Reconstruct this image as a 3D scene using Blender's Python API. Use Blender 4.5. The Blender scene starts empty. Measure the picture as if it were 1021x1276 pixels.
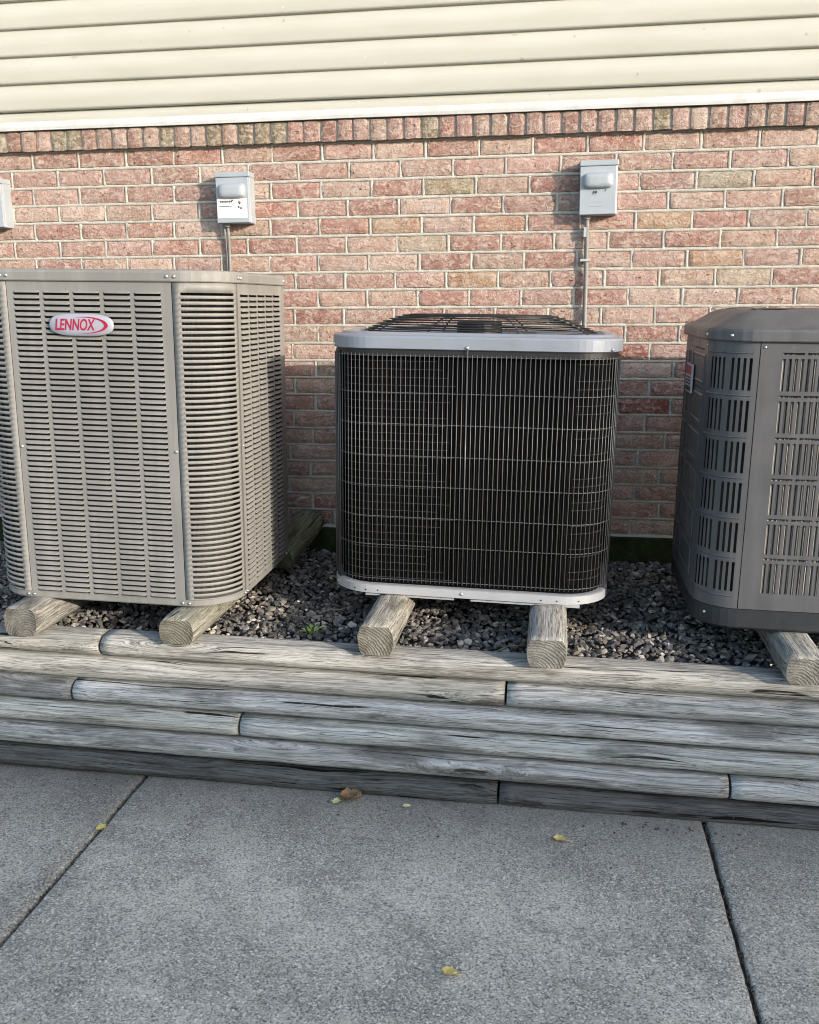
import bpy, bmesh, math, random
from mathutils import Vector, Matrix, noise
rnd = random.Random(7)
R = math.radians
sc = bpy.context.scene
col = sc.collection

# ------------------------------------------------------------------ camera
# world: X along the house wall (right), Y into the wall, Z up, driveway surface z = 0, brick face y = 0
p, yw, ro = R(12.93), R(-9.11), R(0.38)
fwd = Vector((math.sin(yw)*math.cos(p), math.cos(yw)*math.cos(p), -math.sin(p)))
r0 = Vector((math.cos(yw), -math.sin(yw), 0)); d0 = fwd.cross(r0)
right = r0*math.cos(ro)+d0*math.sin(ro); down = -r0*math.sin(ro)+d0*math.cos(ro)
cam = bpy.data.objects.new('camera', bpy.data.cameras.new('camera'))
M = Matrix((right, -down, -fwd)).transposed().to_4x4()
M.translation = Vector((1.879, -3.685, 1.467))
cam.matrix_world = M
cam.data.sensor_fit = 'HORIZONTAL'; cam.data.sensor_width = 36
cam.data.lens = 36*1142/1021
cam.data.clip_start = 0.05; cam.data.clip_end = 2000
col.objects.link(cam); sc.camera = cam
# ------------------------------------------------------------------ light
SUN = Vector((1.50, -1.0, 0.50)).normalized()
el = math.asin(SUN.z); az = math.atan2(SUN.x, SUN.y)
w = bpy.data.worlds.new('World'); sc.world = w; w.use_nodes = True
nt = w.node_tree; nt.nodes.clear()
sky = nt.nodes.new('ShaderNodeTexSky'); sky.sky_type = 'NISHITA'; sky.sun_disc = False
sky.sun_elevation = el; sky.sun_rotation = az; sky.air_density = 1.0; sky.dust_density = 1.5; sky.ozone_density = 1.0
bg = nt.nodes.new('ShaderNodeBackground'); bg.inputs[1].default_value = 0.15
wo = nt.nodes.new('ShaderNodeOutputWorld')
nt.links.new(sky.outputs[0], bg.inputs[0]); nt.links.new(bg.outputs[0], wo.inputs[0])
sl = bpy.data.lights.new('sun', 'SUN'); sl.energy = 2.0; sl.angle = R(0.53); sl.color = (1.0, 0.90, 0.78)
so = bpy.data.objects.new('sun', sl); so.rotation_euler = (-SUN).to_track_quat('-Z', 'Y').to_euler(); so.location = (8, -8, 6)
col.objects.link(so)
sc.view_settings.view_transform = 'Standard'; sc.view_settings.look = 'None'
sc.view_settings.exposure = 1.49; sc.view_settings.gamma = 1.0; sc.view_settings.use_curve_mapping = False
sc.render.engine = 'CYCLES'
sc.cycles.use_denoising = True; sc.cycles.denoising_prefilter = 'ACCURATE'; sc.cycles.pixel_filter_type = 'BLACKMAN_HARRIS'; sc.cycles.filter_width = 1.05

# ------------------------------------------------------------------ helpers
def link(o, parent=None):
    col.objects.link(o)
    if parent: o.parent = parent
    return o
def tag(o, label=None, cat=None, group=None, kind=None):
    if label: o['label'] = label
    if cat: o['category'] = cat
    if group: o['group'] = group
    if kind: o['kind'] = kind
    return o
def empty(name, loc=(0, 0, 0), rot=(0, 0, 0)):
    o = bpy.data.objects.new(name, None); o.location = loc; o.rotation_euler = rot; o.empty_display_size = .1
    return link(o)
def mesh(name, V, F, smooth=False):
    m = bpy.data.meshes.new(name); m.from_pydata([tuple(v) for v in V], [], F); m.update()
    if smooth: m.shade_smooth()
    return m
def obj(name, me, mat=None, parent=None, loc=None):
    if mat and not me.materials: me.materials.append(mat)
    o = bpy.data.objects.new(name, me)
    if loc: o.location = loc
    return link(o, parent)
class MB:
    def __init__(s): s.V = []; s.F = []
    def add(s, V, F):
        n = len(s.V); s.V += [tuple(v) for v in V]; s.F += [tuple(i+n for i in f) for f in F]; return s
    def box(s, x0, x1, y0, y1, z0, z1):
        return s.add([(x0,y0,z0),(x1,y0,z0),(x1,y1,z0),(x0,y1,z0),(x0,y0,z1),(x1,y0,z1),(x1,y1,z1),(x0,y1,z1)],
                     [(0,3,2,1),(4,5,6,7),(0,1,5,4),(1,2,6,5),(2,3,7,6),(3,0,4,7)])
    def tube(s, pts, r, n=6, closed=False):
        pts = [Vector(q) for q in pts]; N = len(pts); rings = []
        for i, q in enumerate(pts):
            a = pts[(i-1) % N] if (closed or i > 0) else q
            b = pts[(i+1) % N] if (closed or i < N-1) else q
            t = (b-a).normalized()
            u = t.cross(Vector((0, 0, 1)) if abs(t.z) < .9 else Vector((1, 0, 0))).normalized(); v = t.cross(u)
            rings.append([q+u*(r*math.cos(2*math.pi*k/n))+v*(r*math.sin(2*math.pi*k/n)) for k in range(n)])
        V = [v for rg in rings for v in rg]; F = []
        for i in range(N if closed else N-1):
            for k in range(n):
                a, b = i*n+k, i*n+(k+1) % n; c = ((i+1) % N)*n
                F.append((a, b, c+(k+1) % n, c+k))
        if not closed: F += [tuple(range(n))[::-1], tuple((N-1)*n+k for k in range(n))]
        return s.add(V, F)
    def build(s, name, mat, parent=None, smooth=False, loc=None):
        return obj(name, mesh(name, s.V, s.F, smooth), mat, parent, loc)
def bevel(o, wd, seg=2):
    m = o.modifiers.new('bevel', 'BEVEL'); m.width = wd; m.segments = seg; m.limit_method = 'ANGLE'; m.angle_limit = R(40)
    return o

# ------------------------------------------------------------------ material helpers
class NT:
    def __init__(s, name):
        s.m = bpy.data.materials.new(name); s.m.use_nodes = True; s.t = s.m.node_tree
        s.b = s.t.nodes['Principled BSDF']
    def n(s, t, **k):
        x = s.t.nodes.new('ShaderNode'+t)
        for a, v in k.items():
            if a[0] == 'i' and a[1:].isdigit(): s.put(x.inputs[int(a[1:])], v)
            elif a in x.inputs and not hasattr(x, a): s.put(x.inputs[a], v)
            else: setattr(x, a, v)
        return x
    def put(s, sock, v):
        if hasattr(v, 'is_linked'): s.t.links.new(v, sock)
        elif isinstance(v, bpy.types.Node): s.t.links.new(v.outputs[0], sock)
        else: sock.default_value = v
    def noise(s, vec, scale, detail=4, rough=.55, dist=0.0, out=0):
        x = s.n('TexNoise'); s.put(x.inputs['Vector'], vec); x.inputs['Scale'].default_value = scale
        x.inputs['Detail'].default_value = detail; x.inputs['Roughness'].default_value = rough; x.inputs['Distortion'].default_value = dist
        return x.outputs[out]
    def ramp(s, fac, stops, interp='LINEAR'):
        x = s.n('ValToRGB'); s.put(x.inputs[0], fac); cr = x.color_ramp; cr.interpolation = interp
        while len(cr.elements) < len(stops): cr.elements.new(.5)
        for e, (q, c) in zip(cr.elements, stops):
            e.position = q; e.color = (c, c, c, 1) if isinstance(c, (int, float)) else (*c, 1)
        return x.outputs[0]
    def mix(s, fac, a, b, mode='MIX'):
        x = s.n('Mix', data_type='RGBA', blend_type=mode); s.put(x.inputs[0], fac)
        for q, v in ((x.inputs[6], a), (x.inputs[7], b)):
            s.put(q, (*v, 1) if isinstance(v, tuple) and len(v) == 3 else v)
        return x.outputs[2]
    def math(s, op, a, b=0.0, clamp=False):
        x = s.n('Math', operation=op, use_clamp=clamp); s.put(x.inputs[0], a); s.put(x.inputs[1], b); return x.outputs[0]
    def mapping(s, vec, scale=(1, 1, 1), loc=(0, 0, 0)):
        x = s.n('Mapping'); s.put(x.inputs[0], vec); x.inputs['Scale'].default_value = scale; s.put(x.inputs['Location'], loc)
        return x.outputs[0]
    def coord(s, k='Object'): return s.n('TexCoord').outputs[k]
    def pos(s): return s.n('NewGeometry').outputs['Position']
    def info(s, k): return s.n('ObjectInfo').outputs[k]
    def bump(s, h, strength=.3, dist=.01):
        x = s.n('Bump'); x.inputs['Strength'].default_value = strength; x.inputs['Distance'].default_value = dist
        s.put(x.inputs['Height'], h); s.put(s.b.inputs['Normal'], x.outputs[0]); return s
    def fin(s, color=None, rough=None, metal=None, spec=None):
        if color is not None: s.put(s.b.inputs['Base Color'], (*color, 1) if isinstance(color, tuple) and len(color) == 3 else color)
        if rough is not None: s.put(s.b.inputs['Roughness'], rough)
        if metal is not None: s.put(s.b.inputs['Metallic'], metal)
        if spec is not None: s.put(s.b.inputs['Specular IOR Level'], spec)
        return s.m

def m_brick():
    t = NT('brick'); P = t.pos(); c = t.info('Color')
    off = t.mapping(P, (1, 1, 1), (0, 0, 0))
    hsv = t.n('HueSaturation'); t.put(hsv.inputs['Color'], c)
    big = t.noise(off, 9, 4, .6, .8)
    mid = t.noise(t.mapping(P, (1, 1, 1.5), (3, 1, 7)), 30, 6, .68, 1.2)
    mid2 = t.noise(t.mapping(P, (1, 1, 1.2), (13, 4, 2)), 24, 6, .7, 1.6)
    fine = t.noise(P, 170, 4, .75)
    pit = t.noise(t.mapping(P, (1, 1, 1.4), (9, 2, 4)), 70, 5, .72, .8)
    a = t.mix(t.ramp(big, [(.38, 0), (.66, .7)]), c, t.mix(1.0, c, (.78, .58, .52), 'MULTIPLY'))
    a = t.mix(t.ramp(mid, [(.46, 0), (.64, .8)]), a, (.58, .48, .415))
    a = t.mix(t.ramp(mid2, [(.53, 0), (.66, .6)]), a, (.47, .39, .285))
    a = t.mix(t.ramp(mid2, [(.31, .9), (.40, 0)]), a, (.21, .085, .068))
    a = t.mix(t.ramp(fine, [(.36, .55), (.49, 0)]), a, (.17, .10, .08))
    a = t.mix(t.ramp(pit, [(.32, .97), (.40, 0)]), a, (.065, .036, .03))
    a = t.mix(t.ramp(fine, [(.55, 0), (.68, .42)]), a, (.58, .48, .42))
    h = t.math('ADD', t.math('ADD', t.math('MULTIPLY', mid, .8), t.math('MULTIPLY', fine, .5)), t.math('MULTIPLY', t.ramp(pit, [(.30, 0), (.40, 1)]), .5))
    return t.bump(h, 1.0, .010).fin(a, .92, spec=.2)
def m_mortar():
    t = NT('mortar'); P = t.pos()
    n1 = t.noise(P, 30, 4, .6); n2 = t.noise(P, 260, 3, .7); n3 = t.noise(P, 5, 3, .5)
    a = t.ramp(n1, [(.3, (.42, .40, .355)), (.6, (.56, .538, .485))])
    a = t.mix(t.ramp(n3, [(.4, 0), (.65, .5)]), a, (.46, .44, .38))
    a = t.mix(t.ramp(n2, [(.38, .75), (.52, 0)]), a, (.20, .17, .13))
    return t.bump(t.math('ADD', n1, t.math('MULTIPLY', n2, .6)), .8, .005).fin(a, .95, spec=.15)
def m_siding():
    t = NT('vinyl_siding'); P = t.pos()
    n = t.noise(t.mapping(P, (1, 1, 5)), 3, 4, .55); s = t.noise(P, 26, 2, .5); g = t.noise(t.mapping(P, (.25, 1, 14)), 9, 3, .6)
    a = t.ramp(n, [(.3, (.42, .41, .355)), (.7, (.46, .452, .40))])
    a = t.mix(t.ramp(s, [(.725, 0), (.76, .55)]), a, (.26, .24, .20))
    a = t.mix(t.ramp(s, [(.22, .6), (.26, 0)]), a, (.62, .61, .56))
    return t.bump(g, .06, .004).fin(a, .55, spec=.35)
def m_plain(name, c, rough=.5, metal=0.0, var=.12, scale=9, spec=.5, bumpz=0, dirt=None, wear=0):
    t = NT(name); P = t.pos()
    n = t.noise(P, scale, 5, .6); lo = tuple(x*(1-var) for x in c); hi = tuple(min(1, x*(1+var)) for x in c)
    a = t.ramp(n, [(.3, lo), (.7, hi)])
    if dirt:
        d = t.noise(t.mapping(P, (1, 1, .5)), 14, 6, .7)
        a = t.mix(t.ramp(d, [(.52, 0), (.72, .6)]), a, dirt)
    if wear:
        sk = t.noise(t.mapping(P, (9, 9, .7)), 2.2, 6, .65); du = t.noise(P, 2.6, 4, .6)
        a = t.mix(t.ramp(sk, [(.46, 0), (.72, wear)]), a, tuple(min(1, x*1.55+.03) for x in c))
        a = t.mix(t.ramp(du, [(.30, wear), (.55, 0)]), a, tuple(x*.66 for x in c))
    rr = t.ramp(t.noise(P, scale*3, 4, .6), [(.3, max(0, rough-.08)), (.7, min(1, rough+.1))])
    if bumpz: t.bump(t.noise(P, bumpz, 3, .6), .15, .002)
    return t.fin(a, rr, metal, spec)
def m_wood(axis='x', tint=(1, 1, 1), name='weathered_wood'):
    t = NT(name); O = t.coord('Object'); rn = t.info('Random'); c = t.info('Color')
    st = {'x': (1, 1, 1), 'y': (1, 1, 1)}[axis]
    comb = t.n('CombineXYZ'); t.put(comb.inputs[0], t.math('MULTIPLY', rn, 37)); t.put(comb.inputs[1], t.math('MULTIPLY', rn, 11)); t.put(comb.inputs[2], t.math('MULTIPLY', rn, 23))
    va = t.n('VectorMath', operation='ADD'); t.put(va.inputs[0], O); t.put(va.inputs[1], comb)
    V = va.outputs[0]
    ks = (1.5, 9, 9) if axis == 'x' else (9, 1.5, 9)
    vo = t.n('TexVoronoi'); t.put(vo.inputs['Vector'], t.mapping(V, ks)); vo.inputs['Scale'].default_value = 1
    kd = vo.outputs['Distance']
    # grain coordinates bent round the knots
    wob = t.noise(t.mapping(V, (2.2, 9, 9) if axis == 'x' else (9, 2.2, 9)), 1, 3, .5)
    bend = t.math('ADD', t.math('MULTIPLY', wob, .035), t.math('MULTIPLY', t.ramp(kd, [(0, 1), (.30, 0)]), .035))
    cb = t.n('CombineXYZ')
    for i in range(3): t.put(cb.inputs[i], bend)
    vb = t.n('VectorMath', operation='ADD'); t.put(vb.inputs[0], V); t.put(vb.inputs[1], cb)
    gs = (.6, 38, 38) if axis == 'x' else (38, .8, 38)
    gr = t.noise(t.mapping(vb.outputs[0], gs), 3.2, 7, .68)
    gf = t.noise(t.mapping(vb.outputs[0], gs), 11, 4, .65)
    bl = t.noise(t.mapping(V, (2, 9, 9) if axis == 'x' else (9, 2, 9)), 1.3, 5, .62)
    sp = t.noise(V, 60, 4, .7)
    a = t.ramp(gr, [(.30, (.15, .147, .14)), (.42, (.40, .396, .388)), (.54, (.57, .567, .558)), (.70, (.76, .76, .755))])
    a = t.mix(t.ramp(gf, [(.36, .9), (.48, 0)]), a, (.075, .07, .065))
    ck = t.noise(t.mapping(vb.outputs[0], (.9, 34, 34) if axis == 'x' else (34, .9, 34), (5, 3, 8)), 2.0, 3, .5)
    a = t.mix(t.ramp(ck, [(.325, .97), (.36, 0)]), a, (.018, .017, .015))
    a = t.mix(t.ramp(bl, [(.52, 0), (.66, .72)]), a, (.11, .105, .095))
    bl2 = t.noise(t.mapping(V, (3, 14, 14) if axis == 'x' else (14, 3, 14), (7, 1, 2)), 1.6, 6, .7)
    a = t.mix(t.ramp(bl2, [(.57, 0), (.69, .72)]), a, (.06, .057, .052))
    a = t.mix(t.ramp(bl2, [(.26, .4), (.36, 0)]), a, (.36, .38, .29))
    a = t.mix(t.ramp(sp, [(.60, 0), (.75, .45)]), a, (.60, .60, .58))
    ring = t.math('SINE', t.math('MULTIPLY', kd, 150))
    km = t.ramp(kd, [(.045, 1), (.16, 0)])
    a = t.mix(t.math('MULTIPLY', km, t.ramp(ring, [(.2, .7), (.8, .15)])), a, (.08, .065, .05))
    a = t.mix(t.ramp(kd, [(.015, .85), (.04, 0)]), a, (.035, .03, .025))
    a = t.mix(1.0, a, c, 'MULTIPLY')
    h = t.math('SUBTRACT', t.math('ADD', t.math('ADD', gr, t.math('MULTIPLY', t.ramp(ck, [(.27, 0), (.35, 1)]), .8)), t.math('MULTIPLY', gf, .7)), t.math('MULTIPLY', t.ramp(kd, [(.0, 1), (.05, 0)]), .8))
    return t.bump(h, .95, .009).fin(a, .88, spec=.15)
def m_endgrain():
    t = NT('end_grain'); O = t.coord('Object'); c = t.info('Color')
    sx = t.n('SeparateXYZ'); t.put(sx.inputs[0], O)
    x = t.math('ADD', sx.outputs[0], t.math('MULTIPLY', t.math('SUBTRACT', t.info('Random'), .5), .12)); z = t.math('ADD', sx.outputs[2], .055)
    d = t.math('SQRT', t.math('ADD', t.math('MULTIPLY', x, x), t.math('MULTIPLY', z, z)))
    d = t.math('ADD', d, t.math('MULTIPLY', t.noise(O, 14, 5, .7), .034))
    rg = t.math('SINE', t.math('MULTIPLY', d, 760))
    n = t.noise(O, 22, 5, .65); f = t.noise(O, 120, 4, .7)
    a = t.ramp(n, [(.3, (.11, .107, .10)), (.65, (.33, .322, .305))])
    a = t.mix(t.ramp(rg, [(.1, .24), (.7, 0)]), a, (.10, .088, .07))
    a = t.mix(t.ramp(t.noise(t.mapping(O, (1, 1, .3)), 16, 5, .7), [(.52, 0), (.66, .75)]), a, (.07, .06, .05))
    a = t.mix(t.ramp(f, [(.58, 0), (.75, .5)]), a, (.50, .49, .46))
    a = t.mix(1.0, a, c, 'MULTIPLY')
    return t.bump(t.math('ADD', rg, t.math('MULTIPLY', f, 3)), .5, .002).fin(a, .9, spec=.15)
def m_concrete():
    t = NT('concrete'); P = t.pos()
    big = t.noise(P, 1.5, 6, .62, .4); mid = t.noise(P, 7, 6, .68, .5); st = t.noise(t.mapping(P, (1, 1, 1), (4, 8, 0)), 3.1, 7, .7, .8)
    def agg(scale):
        v = t.n('TexVoronoi'); t.put(v.inputs['Vector'], P); v.inputs['Scale'].default_value = scale
        q = t.n('SeparateColor'); t.put(q.inputs[0], v.outputs['Color']); return q.outputs[0], v.outputs['Distance']
    v1, d1 = agg(300); v2, d2 = agg(210); fine = t.noise(P, 420, 3, .7)
    a = t.ramp(big, [(.34, (.30, .282, .24)), (.48, (.47, .442, .378)), (.64, (.60, .562, .48))])
    a = t.mix(t.ramp(mid, [(.36, .55), (.56, 0)]), a, (.255, .245, .225))
    a = t.mix(t.ramp(st, [(.50, 0), (.64, .7)]), a, (.225, .213, .19))
    a = t.mix(t.ramp(st, [(.28, .5), (.40, 0)]), a, (.58, .55, .50))
    a = t.mix(t.ramp(v1, [(.0, .8), (.30, .25), (.42, 0)]), a, (.085, .08, .075))
    a = t.mix(t.ramp(v1, [(.70, 0), (1.0, .75)]), a, (.72, .69, .63))
    a = t.mix(t.ramp(v2, [(.0, .7), (.07, 0)]), a, (.06, .058, .056))
    a = t.mix(t.ramp(v2, [(.90, 0), (1.0, .85)]), a, (.78, .75, .69))
    tone = t.math('ADD', t.math('MULTIPLY', t.info('Random'), .22), .89); tc = t.n('CombineColor')
    for q in range(3): t.put(tc.inputs[q], tone)
    a = t.mix(1.0, a, tc.outputs[0], 'MULTIPLY')
    sp = t.math('ADD', v1, fine); sp2 = v2
    # darker uneven band along the foot of the timbers
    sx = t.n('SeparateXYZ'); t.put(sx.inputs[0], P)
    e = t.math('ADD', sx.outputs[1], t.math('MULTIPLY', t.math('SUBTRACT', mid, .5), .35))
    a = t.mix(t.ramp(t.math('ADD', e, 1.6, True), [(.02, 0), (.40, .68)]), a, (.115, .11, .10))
    h = t.math('ADD', sp, t.math('MULTIPLY', sp2, .6))
    return t.bump(h, .55, .003).fin(a, .9, spec=.2)
def m_stone():
    t = NT('gravel_stone'); P = t.pos(); at = t.n('Attribute', attribute_name='Col')
    n = t.noise(P, 120, 4, .65)
    a = t.mix(1.0, at.outputs['Color'], t.ramp(n, [(.3, .62), (.7, 1.2)]), 'MULTIPLY')
    return t.bump(n, .6, .003).fin(a, .88, spec=.25)
def m_coil(name, c, per=420, metal=.4):
    t = NT(name); O = t.coord('Object'); sx = t.n('SeparateXYZ'); t.put(sx.inputs[0], O)
    u = t.math('ADD', sx.outputs[0], sx.outputs[1]); f = t.math('SINE', t.math('MULTIPLY', u, per*3))
    n = t.noise(t.mapping(O, (30, 30, 3)), 2, 5, .7)
    a = t.ramp(n, [(.3, tuple(x*.45 for x in c)), (.7, tuple(x*1.3 for x in c))])
    return t.bump(f, .6, .002).fin(a, .85, metal, .06)
def m_moss():
    t = NT('mossy_board'); P = t.pos(); n = t.noise(P, 14, 6, .65); g = t.noise(t.mapping(P, (1, 1, 12)), 6, 4, .6)
    a = t.ramp(n, [(.3, (.012, .016, .006)), (.55, (.028, .040, .014)), (.8, (.10, .095, .065))])
    a = t.mix(t.ramp(g, [(.5, 0), (.7, .5)]), a, (.02, .018, .012))
    return t.bump(n, .5, .006).fin(a, .92, spec=.1)

BRICK, MORTAR, SIDING = m_brick(), m_mortar(), m_siding()
WHITE = m_plain('white_channel', (.51, .51, .50), .5, dirt=(.38, .36, .32))
WOODX, WOODY, ENDG = m_wood('x'), m_wood('y', name='weathered_wood_runner'), m_endgrain()
CONC, STONE, MOSS = m_concrete(), m_stone(), m_moss()
TAUPE = m_plain('taupe_paint', (.208, .202, .190), .55, 0, .05, 4, .4, wear=.4)
SCREW = m_plain('zinc_screw', (.62, .61, .58), .3, .9, .1, 30)
STEELW = m_plain('pale_steel', (.29, .315, .365), .4, .35, .05, 6, dirt=(.25, .26, .28))
PANW = m_plain('galvanised_pan', (.45, .46, .48), .42, .3, .06, 8, dirt=(.36, .36, .36))
WIRE = m_plain('grille_wire', (.125, .125, .123), .45, .2, .2, 20)
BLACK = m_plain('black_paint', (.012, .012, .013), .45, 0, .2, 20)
COILB = m_coil('black_coil', (.004, .004, .0045), metal=.0)
COILG = m_coil('grey_coil', (.075, .072, .062), metal=.2)
COILLIT = m_coil('lit_coil', (.34, .33, .30), metal=.2)  # coil colour lightened so the front fins look sunlit
SLITSHADE = m_plain('slit_shade', (.012, .012, .012), .8)  # near-black colour standing in for shade inside the louvres
TUBE = m_plain('coil_tube', (.05, .05, .05), .5, .2, .3, 25)
DARK = m_plain('charcoal_paint', (.083, .083, .088), .42, .1, .06, 5, .5, wear=.4)
DARKER = m_plain('dark_pan_paint', (.022, .025, .029), .5, .1, .35, 9, dirt=(.04, .043, .046))
BOXG = m_plain('grey_enamel', (.33, .365, .40), .45, .1, .06, 12, dirt=(.29, .31, .33))
PAPER = m_plain('white_sticker', (.80, .79, .78), .6, 0, .03, 20)
INK = m_plain('black_ink', (.03, .03, .03), .7); REDINK = m_plain('red_print', (.33, .006, .035), .45)
PINK = m_plain('faded_red_print', (.65, .38, .38), .7)
BADGE = m_plain('silver_badge', (.36, .36, .42), .4, .2, .03, 10)
CONDUIT = m_plain('grey_conduit', (.20, .20, .19), .55, .1, .15, 20)
SOIL = m_plain('dark_soil', (.035, .032, .03), .95, 0, .4, 20)
GRASS = m_plain('lawn', (.06, .09, .03), .95, 0, .4, 8)
LEAFY = m_plain('yellow_leaf', (.62, .50, .17), .7, 0, .3, 80)
LEAFP = m_plain('pale_leaf', (.66, .62, .34), .7, 0, .2, 80)
LEAFB = m_plain('brown_leaf', (.20, .135, .07), .8, 0, .5, 90)
GREEN = m_plain('weed_green', (.22, .34, .05), .6, 0, .3, 60)
TWIG = m_plain('dry_twig', (.30, .24, .16), .8, 0, .3, 60)

# ------------------------------------------------------------------ ground and driveway
g = MB().add([(-300,-300,-.06),(300,-300,-.06),(300,300,-.06),(-300,300,-.06)], [(0,1,2,3)]).build('ground', GRASS)
tag(g, 'flat lawn stretching away round the driveway', 'ground', kind='structure')
drv = MB().box(-5.0, 16, -14, -1.12, -.05, -.022).build('driveway', SOIL)
tag(drv, 'grey concrete driveway of broad slabs below the timber edging', 'driveway', kind='structure')
def slab(x0, x1, y0, y1):
    # a thin slab with a wavy worn edge
    bm = bmesh.new(); nx, ny = 60, 160
    def crumb(v, s): return (noise.noise(Vector((v*38, s, 0)))*.5+noise.noise(Vector((v*110, s, 3)))*.5)*.0035
    V = {}; W_s = x1-x0
    xs = [0, .004, .011]+[.011+(W_s-.022)*k/(nx-4) for k in range(1, nx-4)]+[W_s-.011, W_s-.004, W_s]; nx = len(xs)-1
    for i in range(nx+1):
        for j in range(ny+1):
            fy = j/ny; x, y = x0+xs[i], y0+(y1-y0)*fy; z = 0.0
            if i in (0, 1): x += crumb(y, x0)+.001; z = (-.008, -.0015)[i]
            if i in (nx-1, nx): x += crumb(y, x1)-.001; z = (-.0015, -.008)[i-nx+1]
            if j == ny: y += crumb(x, 5)
            V[i, j] = bm.verts.new((x, y, z+noise.noise(Vector((x*1.3, y*1.3, 0)))*.0025))
    for i in range(nx):
        for j in range(ny): bm.faces.new((V[i,j], V[i+1,j], V[i+1,j+1], V[i,j+1]))
    per = [V[i,0] for i in range(nx+1)]+[V[nx,j] for j in range(1, ny+1)]+[V[i,ny] for i in range(nx-1, -1, -1)]+[V[0,j] for j in range(ny-1, 0, -1)]
    lo = [bm.verts.new((v.co.x, v.co.y, -.03)) for v in per]
    for k in range(len(per)):
        q = (k+1) % len(per); bm.faces.new((per[q], per[k], lo[k], lo[q]))
    me = bpy.data.meshes.new('slab'); bm.to_mesh(me); bm.free(); me.shade_smooth()
    return obj('slab', me, CONC, drv)
JX = [-3.0, -1.10, .622, 2.337, 4.05, 6.0]
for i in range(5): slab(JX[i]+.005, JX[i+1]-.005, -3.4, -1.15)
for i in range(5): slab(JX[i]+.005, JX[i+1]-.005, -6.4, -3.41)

# ------------------------------------------------------------------ the brick house
house = empty('brick_house', (1.3, 1.5, .0))
tag(house, 'house with pink brick lower wall and cream vinyl siding above', 'house')
def hpart(o):
    o.parent = house; o.matrix_parent_inverse = Matrix.Translation((-1.3, -1.5, 0)); return o
CH, BL = .0695, .2032
ZT = 2.07
hpart(MB().box(-3.5, 6.5, .0055, .10, .36, ZT+.002).build('mortar_backing', MORTAR))
hpart(MB().box(-3.5, 6.5, .10, 5.0, -.03, 5.2).build('wall_core', MORTAR))
BW, BH = BL-.0138, CH-.0140
def brick_mesh(k, bw=BW, bh=BH, nx=16, nz=4, jit=.0022):
    r = random.Random(100+k); V = []; F = []
    off = r.uniform(0, 50)
    for j in range(nz+1):
        for i in range(nx+1):
            x = -bw/2+bw*i/nx; z = -bh/2+bh*j/nz; y = -.0035+noise.noise(Vector((x*22+off, z*40, off)))*.0022
            edge = i in (0, nx) or j in (0, nz)
            if edge:
                nn = noise.noise(Vector((x*34+off, z*60, off*2)))*.7+noise.noise(Vector((x*110+off, z*130, off*3)))*.7
                if j in (0, nz): z += nn*jit*(1 if j else -1)*1.2
                if i in (0, nx): x += nn*jit*(1 if i else -1)*1.2
                y += .0018+r.random()*.0022
            if (i in (0, nx)) and (j in (0, nz)):
                q = r.random()**3*.007; x -= math.copysign(q, x); z -= math.copysign(q*.45, z); y += .0006
            V.append((x, y, z))
    W = nx+1
    for j in range(nz):
        for i in range(nx): a = j*W+i; F.append((a, a+1, a+W+1, a+W))
    per = [i for i in range(W)]+[j*W+nx for j in range(1, nz+1)]+[nz*W+i for i in range(nx-1, -1, -1)]+[j*W for j in range(nz-1, 0, -1)]
    n0 = len(V)
    for q in per: V.append((V[q][0], .03, V[q][2]))
    for k2 in range(len(per)):
        q = (k2+1) % len(per); F.append((per[q], per[k2], n0+k2, n0+q))
    m = mesh('brick', V, F); m.materials.append(BRICK); return m
BM = [brick_mesh(k) for k in range(18)]
pal = [(.40,.255,.22), (.43,.295,.26), (.375,.225,.19), (.45,.335,.285), (.41,.275,.245), (.355,.20,.17), (.43,.32,.26), (.385,.26,.22), (.47,.37,.32)]
OLIVE = (.20,.185,.12); PALE = (.44,.385,.30); RED = (.25,.085,.065); GREY = (.30,.27,.23)
special = {(2, 8): (.31,.275,.18), (2, 13): (.36,.34,.26), (7, 13): PALE, (5, 7): PALE, (14, 11): (.20,.21,.18), (14, 12): RED, (4, 12): (.45,.33,.22),
           (7, 8): (.43,.30,.20), (11, 11): RED, (13, 12): (.34,.19,.17), (4, 9): (.42,.25,.175), (4, 7): (.44,.33,.235), (12, 6): GREY, (6, 13): (.45,.32,.22), (3, 4): (.40,.20,.16)}
rest = MB(); joints = []
def place_brick(x, z, row, j, sx=1.0):
    k = rnd.randrange(18); flip = rnd.random() < .5
    c = special.get((row, j), None)
    if c is None:
        c = pal[rnd.randrange(len(pal))]; q = rnd.uniform(.86, 1.16); c = tuple(v*q for v in c)
    inview = -.55 < x < 3.0
    hid = (row > 10 and (x < .62 or 1.28 < x < 1.98 or x > 2.62))
    if inview and not hid:
        o = bpy.data.objects.new('brick', BM[k]); o.location = (x, 0, z)
        o.rotation_euler = (rnd.uniform(-.01, .01), math.pi*0+rnd.uniform(-.006, .006), rnd.uniform(-.012, .012)); o.scale = (sx*rnd.uniform(.985, 1.01), 1, rnd.uniform(.96, 1.03))
        o.color = (*c, 1); link(o); hpart(o)
    else:
        m = BM[k]; rest.add([(v.co.x*sx+x, v.co.y, v.co.z+z) for v in m.vertices], [tuple(f.vertices) for f in m.polygons])
for row in range(22):
    z = ZT-(row+.5)*CH
    off = -.267-.0042*row if row % 2 == 0 else -.267-.0042*row+BL/2+.008
    if row > 9: off += rnd.uniform(-.01, .01)
    for j in range(-13, 31):
        if -1.2 < off+j*BL < 3.6: joints.append((off+j*BL, z))
        place_brick(off+(j+.5)*BL+rnd.uniform(-.0025, .0025), z+rnd.uniform(-.0012, .0012), row, j)
bead = MB()
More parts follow.
